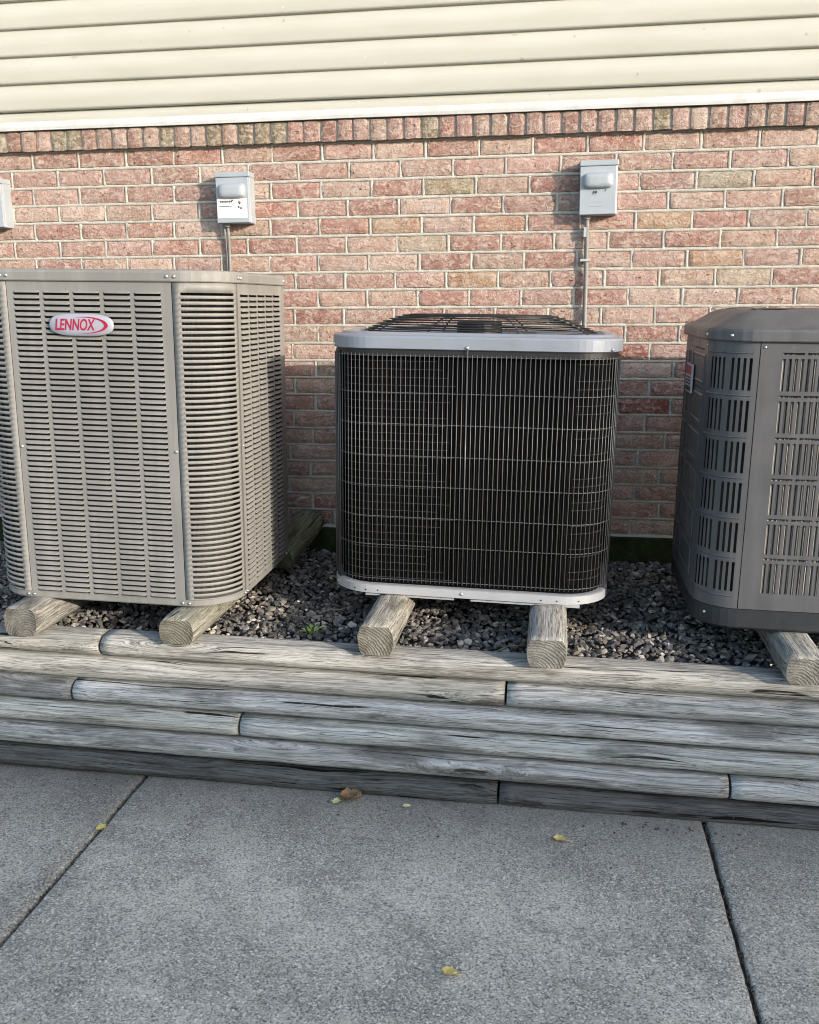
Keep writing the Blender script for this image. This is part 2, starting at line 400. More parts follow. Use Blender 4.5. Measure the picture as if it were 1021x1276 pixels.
def strip(pts, horizontal, half):
    """tooled mortar bead proud of the backing, ragged edges; pts along its length"""
    V = []; F = []
    for i, (x, z) in enumerate(pts):
        n1 = noise.noise(Vector((x*55, z*55, 1))); n2 = noise.noise(Vector((x*55, z*55, 9))); n3 = noise.noise(Vector((x*30, z*30, 4)))
        a, b_ = half+n1*.0020, half+n2*.0020; y = .0002+n3*.0016
        for off_, yy in ((-a-.0006, .0056), (-a+.0006, y+.0010), (0, y-.0006), (b_-.0006, y+.0010), (b_+.0006, .0056)):
            V.append((x, yy, z+off_) if horizontal else (x+off_, yy, z))
    for i in range(len(pts)-1):
        for k in range(4):
            a = i*5+k; F.append((a, a+5, a+6, a+1) if horizontal else (a, a+1, a+6, a+5))
    bead.add(V, F)
for k in range(0, 23):
    z = ZT-k*CH; strip([(-1.2+.014*i, z+.0009*noise.noise(Vector((i*.05, k, 0)))) for i in range(345)], True, .0060)
for x, z in joints: strip([(x+rnd.uniform(-.0006, .0006), z-CH/2+.0045+(CH-.009)*i/6) for i in range(7)], False, .0059)
hpart(bead.build('mortar_joints', MORTAR, smooth=True))
ro_ = rest.build('brickwork', BRICK); ro_['kind'] = 'stuff'; ro_.color = (.41, .25, .2, 1); hpart(ro_)
# projecting rowlock course
RM = [brick_mesh(50+k, .0556, .0750, 5, 6, .0016) for k in range(8)]
olx = [-.385, -.095, .335, .54, .67, .735, .80, 1.36, 2.205]
rest = MB(); pr = .0655
hpart(MB().box(-3.5, 6.5, -.020, .02, ZT+.003, ZT+.075).build('rowlock_mortar', MORTAR))
for i in range(-45, 100):
    x = -.39+pr*i
    m = RM[rnd.randrange(8)]
    if -.5 < x < 2.95:
        o = bpy.data.objects.new('rowlock_brick', m); o.location = (x+rnd.uniform(-.0015, .0015), -.027+rnd.uniform(-.002, .002), ZT+.0375+rnd.uniform(-.002, .002))
        o.rotation_euler = (0, rnd.uniform(-.03, .03), rnd.uniform(-.03, .03))
        c = pal[rnd.randrange(len(pal))]; q = rnd.uniform(.72, 1.02)
        if min(abs(x-v) for v in olx) < .034: c = OLIVE; q = 1
        o.color = (c[0]*q, c[1]*q, c[2]*q, 1); link(o); hpart(o)
    else: rest.add([(v.co.x+x, v.co.y-.027, v.co.z+ZT+.0375) for v in m.vertices], [tuple(f.vertices) for f in m.polygons])
ro_ = rest.build('rowlock_brickwork', BRICK); ro_['kind'] = 'stuff'; ro_.color = (.35, .22, .17, 1); hpart(ro_)
# mossy footing board under the brick
hpart(bevel(MB().box(-3.5, 6.5, -.012, .09, .34, .533).build('footing_board', MOSS), .004))
hpart(MB().box(-3.5, 6.5, -.004, .09, .5345, .5425).build('footing_flashing', WHITE))
# siding: every course a separate lapped board, Dutch-lap profile
def siding_board(x0, x1, z0, h, dy=0.0, wav=1):
    prof = [(-.016, -.0105), (-.030, -.008), (-.0315, 0), (-.0335, h*.26), (-.0350, h*.50), (-.0320, h*.56), (-.0215, h*.78), (-.0135, h*.97), (-.012, h*1.06)]
    N = max(2, int((x1-x0)/.12)); V = []; F = []; n = len(prof)
    for i in range(N+1):
        x = x0+(x1-x0)*i/N
        for (y, z) in prof:
            b = noise.noise(Vector((x*1.1, z0*9+z*6, 2)))*.0016*wav; s = noise.noise(Vector((x*.55, z0*5, 9)))*.0022*wav
            V.append((x, y+b+dy, z0+z+s))
    for i in range(N):
        for k in range(n-1): a = i*n+k; F.append((a, a+n, a+n+1, a+1))
    return hpart(MB().add(V, F).build('siding_board', SIDING, smooth=True))
SZ = [2.232+.1005*i for i in range(12)]
lap = [[1.21, 3.5], [.44, 3.4], [.45, 2.98], [-.5, 2.2], [.9, 3.1]]
for i, z in enumerate(SZ[:5]):
    xs = [-3.5]+lap[i]+[6.5]
    for q in range(len(xs)-1): siding_board(xs[q]-(.012 if q else 0), xs[q+1], z, .1005, -.0015*(len(xs)-2-q))
b = MB()
for z in SZ[5:]:
    b.add([(-3.5,-.0335,z),(6.5,-.0335,z),(6.5,-.012,z+.1005),(-3.5,-.012,z+.1005),(-3.5,-.016,z-.01),(6.5,-.016,z-.01)], [(0,1,2,3),(4,5,1,0)])
b.add([(-3.5,-.02,SZ[-1]+.1),(6.5,-.02,SZ[-1]+.1),(6.5,-.02,5.2),(-3.5,-.02,5.2)], [(0,1,2,3)])
o = b.build('upper_siding', SIDING); o['kind'] = 'stuff'; hpart(o)
hpart(MB().box(-3.5, 6.5, -.004, .11, 2.146, 5.2).build('sheathing', WHITE))
# cut-down first course over the white channel
siding_board(-3.5, 6.5, 2.170, .062, .006, 1)
V = []; F = []; prof = [(-.006, 2.150), (-.040, 2.148), (-.0415, 2.160), (-.039, 2.170), (-.036, 2.181), (-.029, 2.183), (-.010, 2.179)]
N = 90
for i in range(N+1):
    x = -3.5+10*i/N; s = noise.noise(Vector((x*1.4, 3, 3)))*.002
    V += [(x, y+s*.5, z+s) for y, z in prof]
for i in range(N):
    for k in range(6): a = i*7+k; F.append((a, a+7, a+8, a+1))
hpart(MB().add(V, F).build('bottom_channel', WHITE))
# roof of the house, out of the picture
rf = MB().add([(-3.8,-.35,5.1),(6.8,-.35,5.1),(6.8,5.4,5.1),(-3.8,5.4,5.1),(-3.8,2.5,6.4),(6.8,2.5,6.4),(-3.8,-.35,5.0),(6.8,-.35,5.0),(6.8,5.4,5.0),(-3.8,5.4,5.0)],
              [(0,1,5,4),(2,3,4,5),(0,4,3),(1,2,5),(6,7,1,0),(8,9,3,2),(6,9,8,7),(7,8,2,1),(9,6,0,3)]).build('roof', DARKER); hpart(rf)

# unseen garage, put across the driveway so that its eave casts the shade there
ga = empty('unseen_garage', (10.4, -9.00, .02), (0, 0, math.atan(.09)))
tag(ga, 'unseen white sided garage with low gable roof, added to shade the driveway', 'garage')
MB().box(-6.0, 6.2, -1.9, 1.45, -.1, 3.34).build('wall', SIDING, ga)
MB().add([(-6.3,1.75,3.36),(6.5,1.75,3.36),(6.5,-2.3,3.36),(-6.3,-2.3,3.36),(-6.3,-.2,3.98),(6.5,-.2,3.98),(-6.3,1.75,3.27),(6.5,1.75,3.27),(6.5,-2.3,3.27),(-6.3,-2.3,3.27)],
         [(0,1,5,4),(2,3,4,5),(0,4,3),(1,2,5),(6,7,1,0),(8,9,3,2),(6,9,8,7),(7,8,2,1),(9,6,0,3)]).build('roof', DARKER, ga)
for gx in (-3.4, 1.6):
    d = MB().box(gx-1.3, gx+1.3, 1.45, 1.50, .02, 2.2).build('garage_door', WHITE, ga)
    for q in range(4): MB().box(gx-1.2, gx+1.2, 1.5, 1.512, .1+q*.53, .52+q*.53).build('door_panel', WHITE, d)

# ------------------------------------------------------------------ gravel bed
tag(MB().box(-3.5, 6.5, -1.06, -.013, .02, .380).build('soil_bed', SOIL), 'dark earth bed under the gravel', 'soil bed', kind='structure')
ico = bmesh.new(); bmesh.ops.create_icosphere(ico, subdivisions=1, radius=1)
IV = [v.co.copy() for v in ico.verts]; IF = [tuple(v.index for v in f.verts) for f in ico.faces]; ico.free()
shapes = []
for k in range(40):
    r = random.Random(k); S = []
    for v in IV:
        q = 1+r.uniform(-.42, .36); S.append(Vector((v.x*q, v.y*q*.85, v.z*q*.52)))
    shapes.append(S)
GV, GF, GC = [], [], []
spc = .0165; nx = int(3.9/spc); ny = int(1.06/spc)
spal = [tuple(v*f for v, f in zip(c_, (.74, .74, .755))) for c_ in [(.20,.185,.165), (.15,.145,.14), (.26,.235,.20), (.12,.12,.125), (.30,.265,.215), (.18,.165,.15), (.22,.20,.18), (.36,.335,.285)]]
for i in range(nx):
    for j in range(ny):
        x = -.6+i*spc+rnd.uniform(-.011, .011); y = -1.058+j*spc+rnd.uniform(-.010, .010)
        if y > -.02 or y < -1.062: continue
        s = rnd.choice((rnd.uniform(.005, .009), rnd.uniform(.008, .013), rnd.uniform(.010, .0165)))
        z = .398+rnd.uniform(-.004, .010)+.008*noise.noise(Vector((x*4, y*4, 0)))+(.006 if y > -.95 else 0)
        z += .022*max(0, min(1, (y+.75)/.5))-.0055*max(0, x-.4)*(1 if y < -.4 else .3)
        E = Matrix.Rotation(rnd.uniform(0, 6.28), 3, 'Z') @ Matrix.Rotation(rnd.gauss(0, .45), 3, 'X') @ Matrix.Rotation(rnd.gauss(0, .4), 3, 'Y') @ Matrix.Diagonal((s*rnd.uniform(.9, 1.35), s, s*rnd.uniform(.8, 1.15)))
        n = len(GV); sh = shapes[rnd.randrange(40)]
        for v in sh:
            q = E @ v; GV.append((q.x+x, q.y+y, q.z+z))
        GF += [(a+n, b_+n, c+n) for a, b_, c in IF]
        c = spal[rnd.randrange(8)]; q = rnd.uniform(.65, 1.15)*(2.3 if rnd.random() < .22 else 1); GC += [(c[0]*q, c[1]*q, c[2]*q, 1)]*12
me = mesh('gravel', GV, GF)
ca = me.color_attributes.new('Col', 'FLOAT_COLOR', 'POINT'); ca.data.foreach_set('color', [v for c in GC for v in c])
gv = obj('gravel', me, STONE); tag(gv, 'crushed grey stone gravel filling the bed behind the timbers', 'gravel', kind='stuff')

# ------------------------------------------------------------------ landscape timbers
def timber_mesh(L, wd=.115, h=.0725, axis='x', seed=0, n=None, bulge=.036, chip=.0018):
    prof = []
    hw, hh = wd/2, h/2; rr = .006
    for k in range(7):
        a = -1+2*k/6; prof.append((-hw+bulge*(1-math.sqrt(max(0, 1-(a*.92)**2)))*1.4, a*hh))       # front face, bottom to top
    prof += [(-hw*.25, hh), (hw*.25, hh)]
    for k in range(7):
        a = 1-2*k/6; prof.append((hw-bulge*(1-math.sqrt(max(0, 1-(a*.92)**2)))*1.4, a*hh))
    prof += [(hw*.25, -hh), (-hw*.25, -hh)]
    m = len(prof); N = n or max(6, int(L/.035)); V = []; F = []; MI = []
    for i in range(N+1):
        t = -L/2+L*i/N
        e = .006 if i in (0, N) else 0
        for (a, z) in prof:
            q = 1-e/hw*.5
            nn = noise.noise(Vector((t*3.1+seed*7, a*30, z*30)))*chip*1.5+noise.noise(Vector((t*14+seed*3, a*50, z*50)))*chip
            A, Z = a*q+math.copysign(nn, a), z*q+math.copysign(nn*.5, z)+noise.noise(Vector((t*.9, seed*5, 1)))*.0012
            V.append((t, A, Z) if axis == 'x' else (A, t, Z))
    for i in range(N):
        for k in range(m):
            a, b_ = i*m+k, i*m+(k+1) % m
            f = (a, b_, b_+m, a+m); F.append(f[::-1] if axis == 'x' else f); MI.append(0)
    F += [tuple(range(m)), tuple(N*m+k for k in range(m))[::-1]]; MI += [1, 1]
    if axis == 'y': F[-2:] = [F[-2][::-1], F[-1][::-1]]
    me = mesh('timber', V, F); me.polygons.foreach_set('material_index', MI)
    sm = [True]*(len(F)-2)+[False]*2; me.polygons.foreach_set('use_smooth', sm)
    me.materials.append(WOODX if axis == 'x' else WOODY); me.materials.append(ENDG)
    return me
HT = .073; SLOPE = .0078         # the stack sags towards the right
def timber(x0, x1, course, tint, label, seed, dy=0):
    L = x1-x0; o = obj('landscape_timber', timber_mesh(L-.007, .115, HT-.0034, 'x', seed))
    yf = -1.138-.0145*course+dy; xc = (x0+x1)/2
    o.location = (xc, yf+.0575, .438-SLOPE*(xc-.4)-HT*(course+.5)-.0012*course); o.rotation_euler = (0, SLOPE, 0); o.color = (*tint, 1)
    tag(o, label, 'timber', 'timbers stacked as the bed edging'); return o
W_, C_ = (.90, .875, .82), (1.12, 1.13, 1.13)
timber(-2.2, .469, 0, (.80, .78, .72), 'short stained top timber under the taller grey condenser, left of the curved butt joint', 1)
timber(.469, 4.2, 0, W_, 'long pale top timber carrying the runners of the black wire caged condenser', 2)
timber(-2.0, 1.757, 1, (.95, .93, .87), 'second timber down ending below the black condenser, cream towards its far end', 3)
timber(1.757, 4.3, 1, C_, 'second timber down starting under the black condenser and running below the charcoal unit', 4)
timber(-2.3, .376, 2, (.72, .74, .75), 'third timber down, short darker grey length ending at an open black joint', 5)
timber(.376, 4.2, 2, (1.2, 1.22, 1.23), 'third timber down, long silver grey length with one dark knot', 6)
timber(-2.0, .935, 3, (1.18, 1.19, 1.12), 'fourth timber down, whitest weathered length under the taller grey condenser', 7)
timber(.935, 4.3, 3, (1.10, 1.14, 1.13), 'fourth timber down, long grey length with a small nail hole near its joint', 8)
timber(-2.2, 2.405, 4, (1.02, 1.04, 1.05), 'fifth timber down, long length with dark dirty lower edge', 9)
timber(2.405, 4.4, 4, (1.2, 1.22, 1.23), 'fifth timber down, pale length beginning below the charcoal condenser', 10)
timber(-2.2, 1.743, 5, (.25, .26, .26), 'lowest timber on the driveway, blackened damp length beside the brown leaf', 11)
timber(1.743, 4.2, 5, (.27, .27, .275), 'lowest timber on the driveway, blackened damp length reaching the right slab joint', 12)

def runner(x, y0, y1, zt, label, tint, seed, wd=.112, h=.075, rz=0.0):
    if y0 < -1: h = zt-(.438-SLOPE*(x-.4))+.001
    L = y1-y0; o = obj('timber_runner', timber_mesh(L, wd, h, 'y', seed, bulge=.017))
    o.location = (x, (y0+y1)/2, zt-h/2); o.rotation_euler = (0, 0, rz); o.color = (*tint, 1)
    tag(o, label, 'timber', 'short timbers carrying the condensers'); return o
runner(.224, -1.165, -.18, .532, 'split grey runner under the badge side of the taller condenser', (.72, .70, .64), 21, .115, .092)
runner(.738, -1.152, -.2, .514, 'greenish runner under the rounded louvred corner of the taller condenser', (.70, .68, .56), 22, .116, .076)
runner(1.366, -1.148, -.2, .524, 'tan and grey runner under the black condenser, beside the little weed', (.78, .735, .64), 23, .112, .086)
runner(1.874, -1.16, -.2, .513, 'split grey runner under the black condenser with curved end grain', (.82, .80, .75), 24, .118, .075)
runner(2.59, -1.168, -.2, .498, 'pale grey runner under the charcoal condenser', (.76, .75, .69), 25, .118, .076)
runner(3.05, -1.16, -.2, .494, 'second runner under the charcoal condenser, farther along', (1, .98, .9), 26)
rt = runner(.875, -.42, -.075, .625, 'mossy stub of timber leaning on the brick behind the taller condenser', (.42, .44, .30), 27, .115, .085, -.12)
rt.rotation_euler = (R(13), R(10), -.10); rt.location = (.862, -.235, .545)

# ------------------------------------------------------------------ condensers
class Loop:
    """rounded rectangle; s runs from the front-left tangent point along the front, then anticlockwise"""
    def __init__(s, hx, hy, r):
        s.hx, s.hy, s.r = hx, hy, r
        s.f = 2*(hx-r); s.c = math.pi/2*r; s.s = 2*(hy-r); s.tot = 2*(s.f+s.s)+4*s.c
    def at(s, u, d=0.0):
        u %= s.tot; r = s.r; segs = [('l', s.f), ('c', s.c), ('l', s.s), ('c', s.c)]*2
        x, y, a = -s.hx+r, -s.hy, 0.0; lens = [s.f, s.c, s.s, s.c, s.f, s.c, s.s, s.c]
        for i, L in enumerate(lens):
            if u <= L or i == 7:
                if i % 2 == 0: px, py, an = x+math.cos(a)*u, y+math.sin(a)*u, a
                else:
                    cx, cy = x-math.sin(a)*r, y+math.cos(a)*r; an = a+u/r
                    px, py = cx+math.sin(an)*r, cy-math.cos(an)*r
                return px-math.sin(an)*d, py+math.cos(an)*d       # inward is to the left of travel
            if i % 2 == 0: x += math.cos(a)*L; y += math.sin(a)*L
            else:
                cx, cy = x-math.sin(a)*r, y+math.cos(a)*r; a += math.pi/2; x, y = cx+math.sin(a)*r, cy-math.cos(a)*r
            u -= L
    def samples(s, nc=8, nf=1, ns=1):
        out = []; u = 0
        for i, L in enumerate([s.f, s.c, s.s, s.c]*2):
            n = nc if i % 2 else (nf if i % 4 == 0 else ns)
            out += [u+L*k/n for k in range(n)]; u += L
        return out
def loft(lp, secs, name, mat, parent, cap=True, nc=8, smooth=False):
    S = lp.samples(nc); m = len(S); V = []; F = []
    for d, z in secs: V += [(*lp.at(u, d), z) for u in S]
    for i in range(len(secs)-1):
        for k in range(m): a, b_ = i*m+k, i*m+(k+1) % m; F.append((a, b_, b_+m, a+m))
    if cap: F += [tuple(range(m))[::-1], tuple((len(secs)-1)*m+k for k in range(m))]
    return obj(name, mesh(name, V, F, smooth), mat, parent)
def sheet(lp, us, vs, hole, th, name, mat, parent, d=0.0, smooth_arc=False):
    """thin metal panel over the loop with cut-out cells; returned edges give it thickness"""
    nu, nv = len(us)-1, len(vs)-1; V = []; F = []; idx = {}
    def v(i, j, k):
        if (i, j, k) not in idx:
            x, y = lp.at(us[i], d+th*k); idx[i, j, k] = len(V); V.append((x, y, vs[j]))
        return idx[i, j, k]
    solid = lambda i, j: 0 <= i < nu and 0 <= j < nv and not hole(i, j)
    for i in range(nu):
        for j in range(nv):
            if not solid(i, j): continue
            F.append((v(i,j,0), v(i+1,j,0), v(i+1,j+1,0), v(i,j+1,0)))
            if not solid(i-1, j): F.append((v(i,j,1), v(i,j,0), v(i,j+1,0), v(i,j+1,1)))
            if not solid(i+1, j): F.append((v(i+1,j,0), v(i+1,j,1), v(i+1,j+1,1), v(i+1,j+1,0)))
            if not solid(i, j-1): F.append((v(i,j,1), v(i+1,j,1), v(i+1,j,0), v(i,j,0)))
            if not solid(i, j+1): F.append((v(i,j+1,0), v(i+1,j+1,0), v(i+1,j+1,1), v(i,j+1,1)))
    return obj(name, mesh(name, V, F), mat, parent)
def dome_mesh(r, h, n=10):
    V = [(0, -h, 0)]; F = []
    for k, (a, q) in enumerate(((.55, .8), (1, .25), (1.0, 0))):
        V += [(r*a*math.cos(2*math.pi*i/n), -h*q, r*a*math.sin(2*math.pi*i/n)) for i in range(n)]
    F += [(0, 1+i, 1+(i+1) % n) for i in range(n)]
    for k in range(2): F += [(1+k*n+i, 1+(k+1)*n+i, 1+(k+1)*n+(i+1) % n, 1+k*n+(i+1) % n) for i in range(n)]
    m = mesh('screw', V, F, True); m.materials.append(SCREW); return m
SCR = dome_mesh(.0055, .005)
def screw(lp, u, z, parent, d=0, s=1.0):
    x, y = lp.at(u, d); x2, y2 = lp.at(u, d+.01)
    o = obj('screw', SCR, None, parent, (x, y, z)); o.rotation_euler = (0, 0, math.atan2(y2-y, x2-x)-math.pi/2); o.scale = (s, s, s); return o
def text_mesh(body, size, shear=0.0, sx=1.0, ext=.0004, bold=0.0):
    cu = bpy.data.curves.new('lettering', 'FONT'); cu.body = body; cu.size = size; cu.shear = shear; cu.extrude = ext; cu.offset = bold
    cu.align_x = 'CENTER'; cu.align_y = 'CENTER'
    t = bpy.data.objects.new('lettering', cu); col.objects.link(t)
    dg = bpy.context.evaluated_depsgraph_get(); me = bpy.data.meshes.new_from_object(t.evaluated_get(dg))
    bpy.data.objects.remove(t); bpy.data.curves.remove(cu)
    me.transform(Matrix.Rotation(math.pi/2, 4, 'X') @ Matrix.Diagonal((sx, 1, 1, 1)))
    return me

# --- the tall taupe louvred condenser with the badge
hx, hy, r = .414, .392, .150
U1 = empty('air_conditioner', (.466, -1.05+hy, .5265), (0, R(1.0), R(.3)))
tag(U1, 'tall taupe louvred air conditioner condenser with red lettered oval badge', 'air conditioner')
lp = Loop(hx, hy, r)
H = 1.04
z_a, z_b = .022, 1.008           # panel bottom and top
loft(lp, [(.03, 0), (.004, 0), (.001, .004), (.001, .024), (.012, .024)], 'base_pan', TAUPE, U1)
loft(lp, [(.01, z_b+.001), (-.006, z_b-.001), (-.008, z_b+.002), (-.008, z_b+.024), (-.004, z_b+.031), (.01, z_b+.034), (.06, z_b+.036)], 'top_cap', TAUPE, U1)
loft(Loop(hx-.034, hy-.034, r-.034), [(0, .02), (0, z_b)], 'coil', COILG, U1)
MB().box(-hx+r, hx-r, -hy+.024, -hy+.03, .02, z_b).build('slit_shade_sheet', SLITSHADE, U1)  # dark sheet added behind the louvre slits as painted shade
NR = 56; pz = (.972-.030)/(NR-1); zl = [.030+pz*i for i in range(NR)]      # centre of each louvre row, bottom up
lw = .0835; lp0 = .0969; u00 = .0225                                        # louvre width, pitch, first offset
def louvre_breaks(u0, n, width, pitch, u_end, ustart):
    us = [ustart]
    for i in range(n): us += [u0+i*pitch, u0+i*pitch+width]
    return us+[u_end]
hh = .0136
vsl = [z_a]
for z in zl: vsl += [z-hh/2, z+hh/2]
vsl += [z_b]
f0 = .0
us = louvre_breaks(u00, 5, lw, lp0, lp.f-.0012, .0012)
fp = sheet(lp, us, vsl, lambda i, j: i % 2 == 1 and j % 2 == 1, .0012, 'front_panel', TAUPE, U1)
def hood(width, t=.0050, h=.0136):
    xs = [0, .0022, .006, width-.006, width-.0022, width]; df = [0, .62, 1, 1, .62, 0]; V = []; F = []
    rows = [(h/2, 0.0), (h/2-.0026, .30), (h/2-.0050, .78), (h/2-.0066, 1.0), (h/2-.0072, .82)]
    lift = [.0028, .0009, 0, 0, .0009, .0028]
    for k, (z, q) in enumerate(rows):
        for i, x in enumerate(xs): V.append((x, -t*q*df[i], z+lift[i]*q))
    for k in range(len(rows)-1):
        for i in range(5): a = k*6+i; F.append((a+6, a+7, a+1, a))
    return V, F
hv, hf = hood(lw); HM = mesh('louver', hv, hf, True); HM.materials.append(TAUPE)
for i in range(5):
    for z in zl:
        x, y = lp.at(u00+i*lp0); obj('louver', HM, None, fp, (x, y, z))
# corners: slotted wrap-round panels with rounded bars
def corner(u0, name):
    pad = .026; n = 9
    us = [u0+.0012, u0+pad]+[u0+pad+(lp.c-2*pad)*k/n for k in range(1, n+1)]+[u0+lp.c-.0012]
    sh = .0080; vs = [z_a]
    for z in zl: vs += [z-sh/2, z+sh/2]
    vs += [z_b]
    cp = sheet(lp, us, vs, lambda i, j: 1 <= i <= n and j % 2 == 1, .0012, name, TAUPE, U1)
    cp.data.shade_smooth()
    for p_ in cp.data.polygons:
        if abs(p_.normal.z) > .5: p_.use_smooth = False
    bh = pz-sh; V = []; F = []; m = 5; N = 12
    for k in range(N+1):
        u = u0+pad-.003+(lp.c-2*pad+.006)*k/N; e = 0.35 if k in (0, N) else 1
        for q in range(m):
            a = -1+2*q/(m-1); x, y = lp.at(u, -.0002-.0024*e*math.sqrt(max(0, 1-a*a))); V.append((x, y, a*bh*.5))
    for k in range(N):
        for q in range(m-1): a = k*m+q; F.append((a, a+m, a+m+1, a+1))
    B = mesh('corner_bar', V, F, True); B.materials.append(TAUPE)
    for a, b_ in zip(zl[:-1], zl[1:]): obj('corner_bar', B, None, cp, (0, 0, (a+b_)/2))
    return cp
corner(lp.f, 'corner_panel'); corner(-lp.c, 'corner_panel')
def side(u0, L, name):
    pw = (L-.05)/5*.86; pp = (L-.05)/5; o0 = u0+.027
    us = louvre_breaks(o0, 5, pw, pp, u0+L-.0012, u0+.0012)
    sp = sheet(lp, us, vsl, lambda i, j: i % 2 == 1 and j % 2 == 1, .0012, name, TAUPE, U1)
    hv, hf = hood(pw); mb = MB()
    for i in range(5):
        x0, y0 = lp.at(o0+i*pp); x1, y1 = lp.at(o0+i*pp+.01); ux, uy = (x1-x0)/.01, (y1-y0)/.01
        for z in zl: mb.add([(x0+v[0]*ux-v[1]*uy, y0+v[0]*uy+v[1]*ux, z+v[2]) for v in hv], hf)
    q = mb.build('side_louvers', TAUPE, sp, True); q['kind'] = 'stuff'
    return sp
side(lp.f+lp.c, lp.s, 'side_panel'); side(lp.f+lp.c+lp.s+lp.c+lp.f+lp.c, lp.s, 'side_panel')
sheet(lp, [lp.f+2*lp.c+lp.s+lp.f*k/4 for k in range(5)], [z_a, z_b], lambda i, j: False, .001, 'rear_panel', TAUPE, U1)
for k in (1, 2): sheet(lp, [lp.f+lp.c+lp.s+(lp.f+lp.c if k == 2 else 0)+lp.c*q/8 for q in range(9)], [z_a, z_b], lambda i, j: False, .001, 'rear_corner', TAUPE, U1)
for u in (.008, lp.f-.010, lp.f+.012, lp.f+lp.c-.010, lp.f+lp.c+.012, -.012, lp.f+lp.c+lp.s-.01):
    screw(lp, u, z_b+.014, U1, -.008); screw(lp, u, .012, U1, .0)
for u in (lp.f-.008, .009, lp.f+lp.c+.012): screw(lp, u, .50, U1, 0)
# oval badge
bw, bh_ = .206, .066; V = []; F = []; n = 40
def sup(t, k=1.0):
    c, s = math.cos(t), math.sin(t); e = 2/3.4
    return (bw/2*k*math.copysign(abs(c)**e, c), bh_/2*k*math.copysign(abs(s)**(2/2.6), s))
for ring, (k, y) in enumerate(((1, 0), (1, -.004), (.95, -.0068), (.6, -.0085))):
    for i in range(n): x, z = sup(2*math.pi*i/n, k); V.append((x, y, z))
for q in range(3): F += [(q*n+i, q*n+(i+1) % n, (q+1)*n+(i+1) % n, (q+1)*n+i) for i in range(n)]
F.append(tuple(3*n+i for i in range(n)))
xb = .460-.483; zb = 1.404-.5255+.0
bd = obj('badge', mesh('badge', V, F, True), BADGE, U1, (xb, -hy-.0065, zb)); bd['label'] = 'silver oval badge with red lettering'
tm = text_mesh('LENNOX', .047, .22, .66, .0005, .0007); tm.materials.clear(); lt = obj('lettering', tm, REDINK, bd, (-.020, -.0090, -.001))
def arc_strip(cx, cz, rx, rz, t0, t1, w0, w1, y):
    V = []; F = []; N = 24
    for i in range(N+1):
        t = t0+(t1-t0)*i/N; ww = w0+(w1-w0)*math.sin(math.pi*i/N)
        V += [(cx+(rx)*math.cos(t), y, cz+rz*math.sin(t)), (cx+(rx-ww)*math.cos(t), y, cz+(rz-ww*.45)*math.sin(t))]
    F = [(2*i, 2*i+1, 2*i+3, 2*i+2) for i in range(N)]
    return V, F
v_, f_ = arc_strip(.018, 0, .070, .0245, R(118), R(-100), .0006, .012, -.0092)
obj('swoosh', mesh('swoosh', v_, f_), REDINK, bd)

# --- the low black wire-caged condenser with pale cap
hx, hy, r = .4565, .275, .150
U2 = empty('air_conditioner', (1.606, -.855+hy, .5225), (0, R(1.0), R(-.6)))
tag(U2, 'low black air conditioner condenser behind a wire grille with pale grey cap', 'air conditioner')
lp = Loop(hx, hy, r)
pan = loft(lp, [(.05, 0), (.004, .001), (-.002, .004), (-.002, .031), (.006, .033), (.03, .033)], 'base_pan', PANW, U2, nc=12)
for x0, x1 in ((-.33, -.035), (.02, .37)): MB().box(x0, x1, -hy+.012, -hy+.05, -.009, .002).build('foot_rail', PANW, pan)
lpc = Loop(hx-.022, hy-.022, r-.022)
loft(lpc, [(0, .03), (0, .81)], 'coil', COILB, U2, nc=12)
tb = MB()
for k in range(30):
    z = .055+k*.0252; ue = rnd.uniform(.17, .27); n_ = 10
    tb.tube([(*lpc.at(-.11+(ue+.11)*q/n_, -.003), z) for q in range(n_+1)], .0010, 4)
    if k % 3: tb.tube([(*lpc.at(lpc.f+.02+.16*q/n_, -.003), z) for q in range(n_+1)], .0011, 4)
q = tb.build('coil_tubes', TUBE, U2); q['kind'] = 'stuff'
cap = loft(lp, [(.03, .797), (.0, .797), (-.006, .800), (-.007, .833), (-.004, .838), (.012, .840), (.02, .843), (.026, .848), (.05, .849), (.062, .843), (.07, .837)], 'top_cap', STEELW, U2, nc=12)
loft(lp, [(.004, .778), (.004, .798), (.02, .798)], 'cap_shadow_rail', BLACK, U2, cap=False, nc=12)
grl = empty('wire_grille'); grl.parent = U2
hoopz = [.0545, .170, .265, .367, .465, .566, .664, .778]
S = lp.samples(12)
for z in hoopz: MB().tube([(*lp.at(u, .001), z) for u in S], .0013, 5, True).build('hoop_wire', WIRE, grl, True)
wm = MB().tube([(0, 0, .047), (0, 0, .784)], .00115, 5); WM = mesh('upright_wire', wm.V, wm.F, True); WM.materials.append(WIRE)
u = -.19; k = 0
while u < lp.f+lp.c+lp.s-.02:
    x, y = lp.at(u, -.0018); o = obj('upright_wire', WM, None, grl, (x, y, 0))
    if abs(u-lp.f/2+.01) < .0074: o.scale = (1.9, 1.9, 1.02); o.location = (*lp.at(u, -.004), 0)
    u += .0148; k += 1
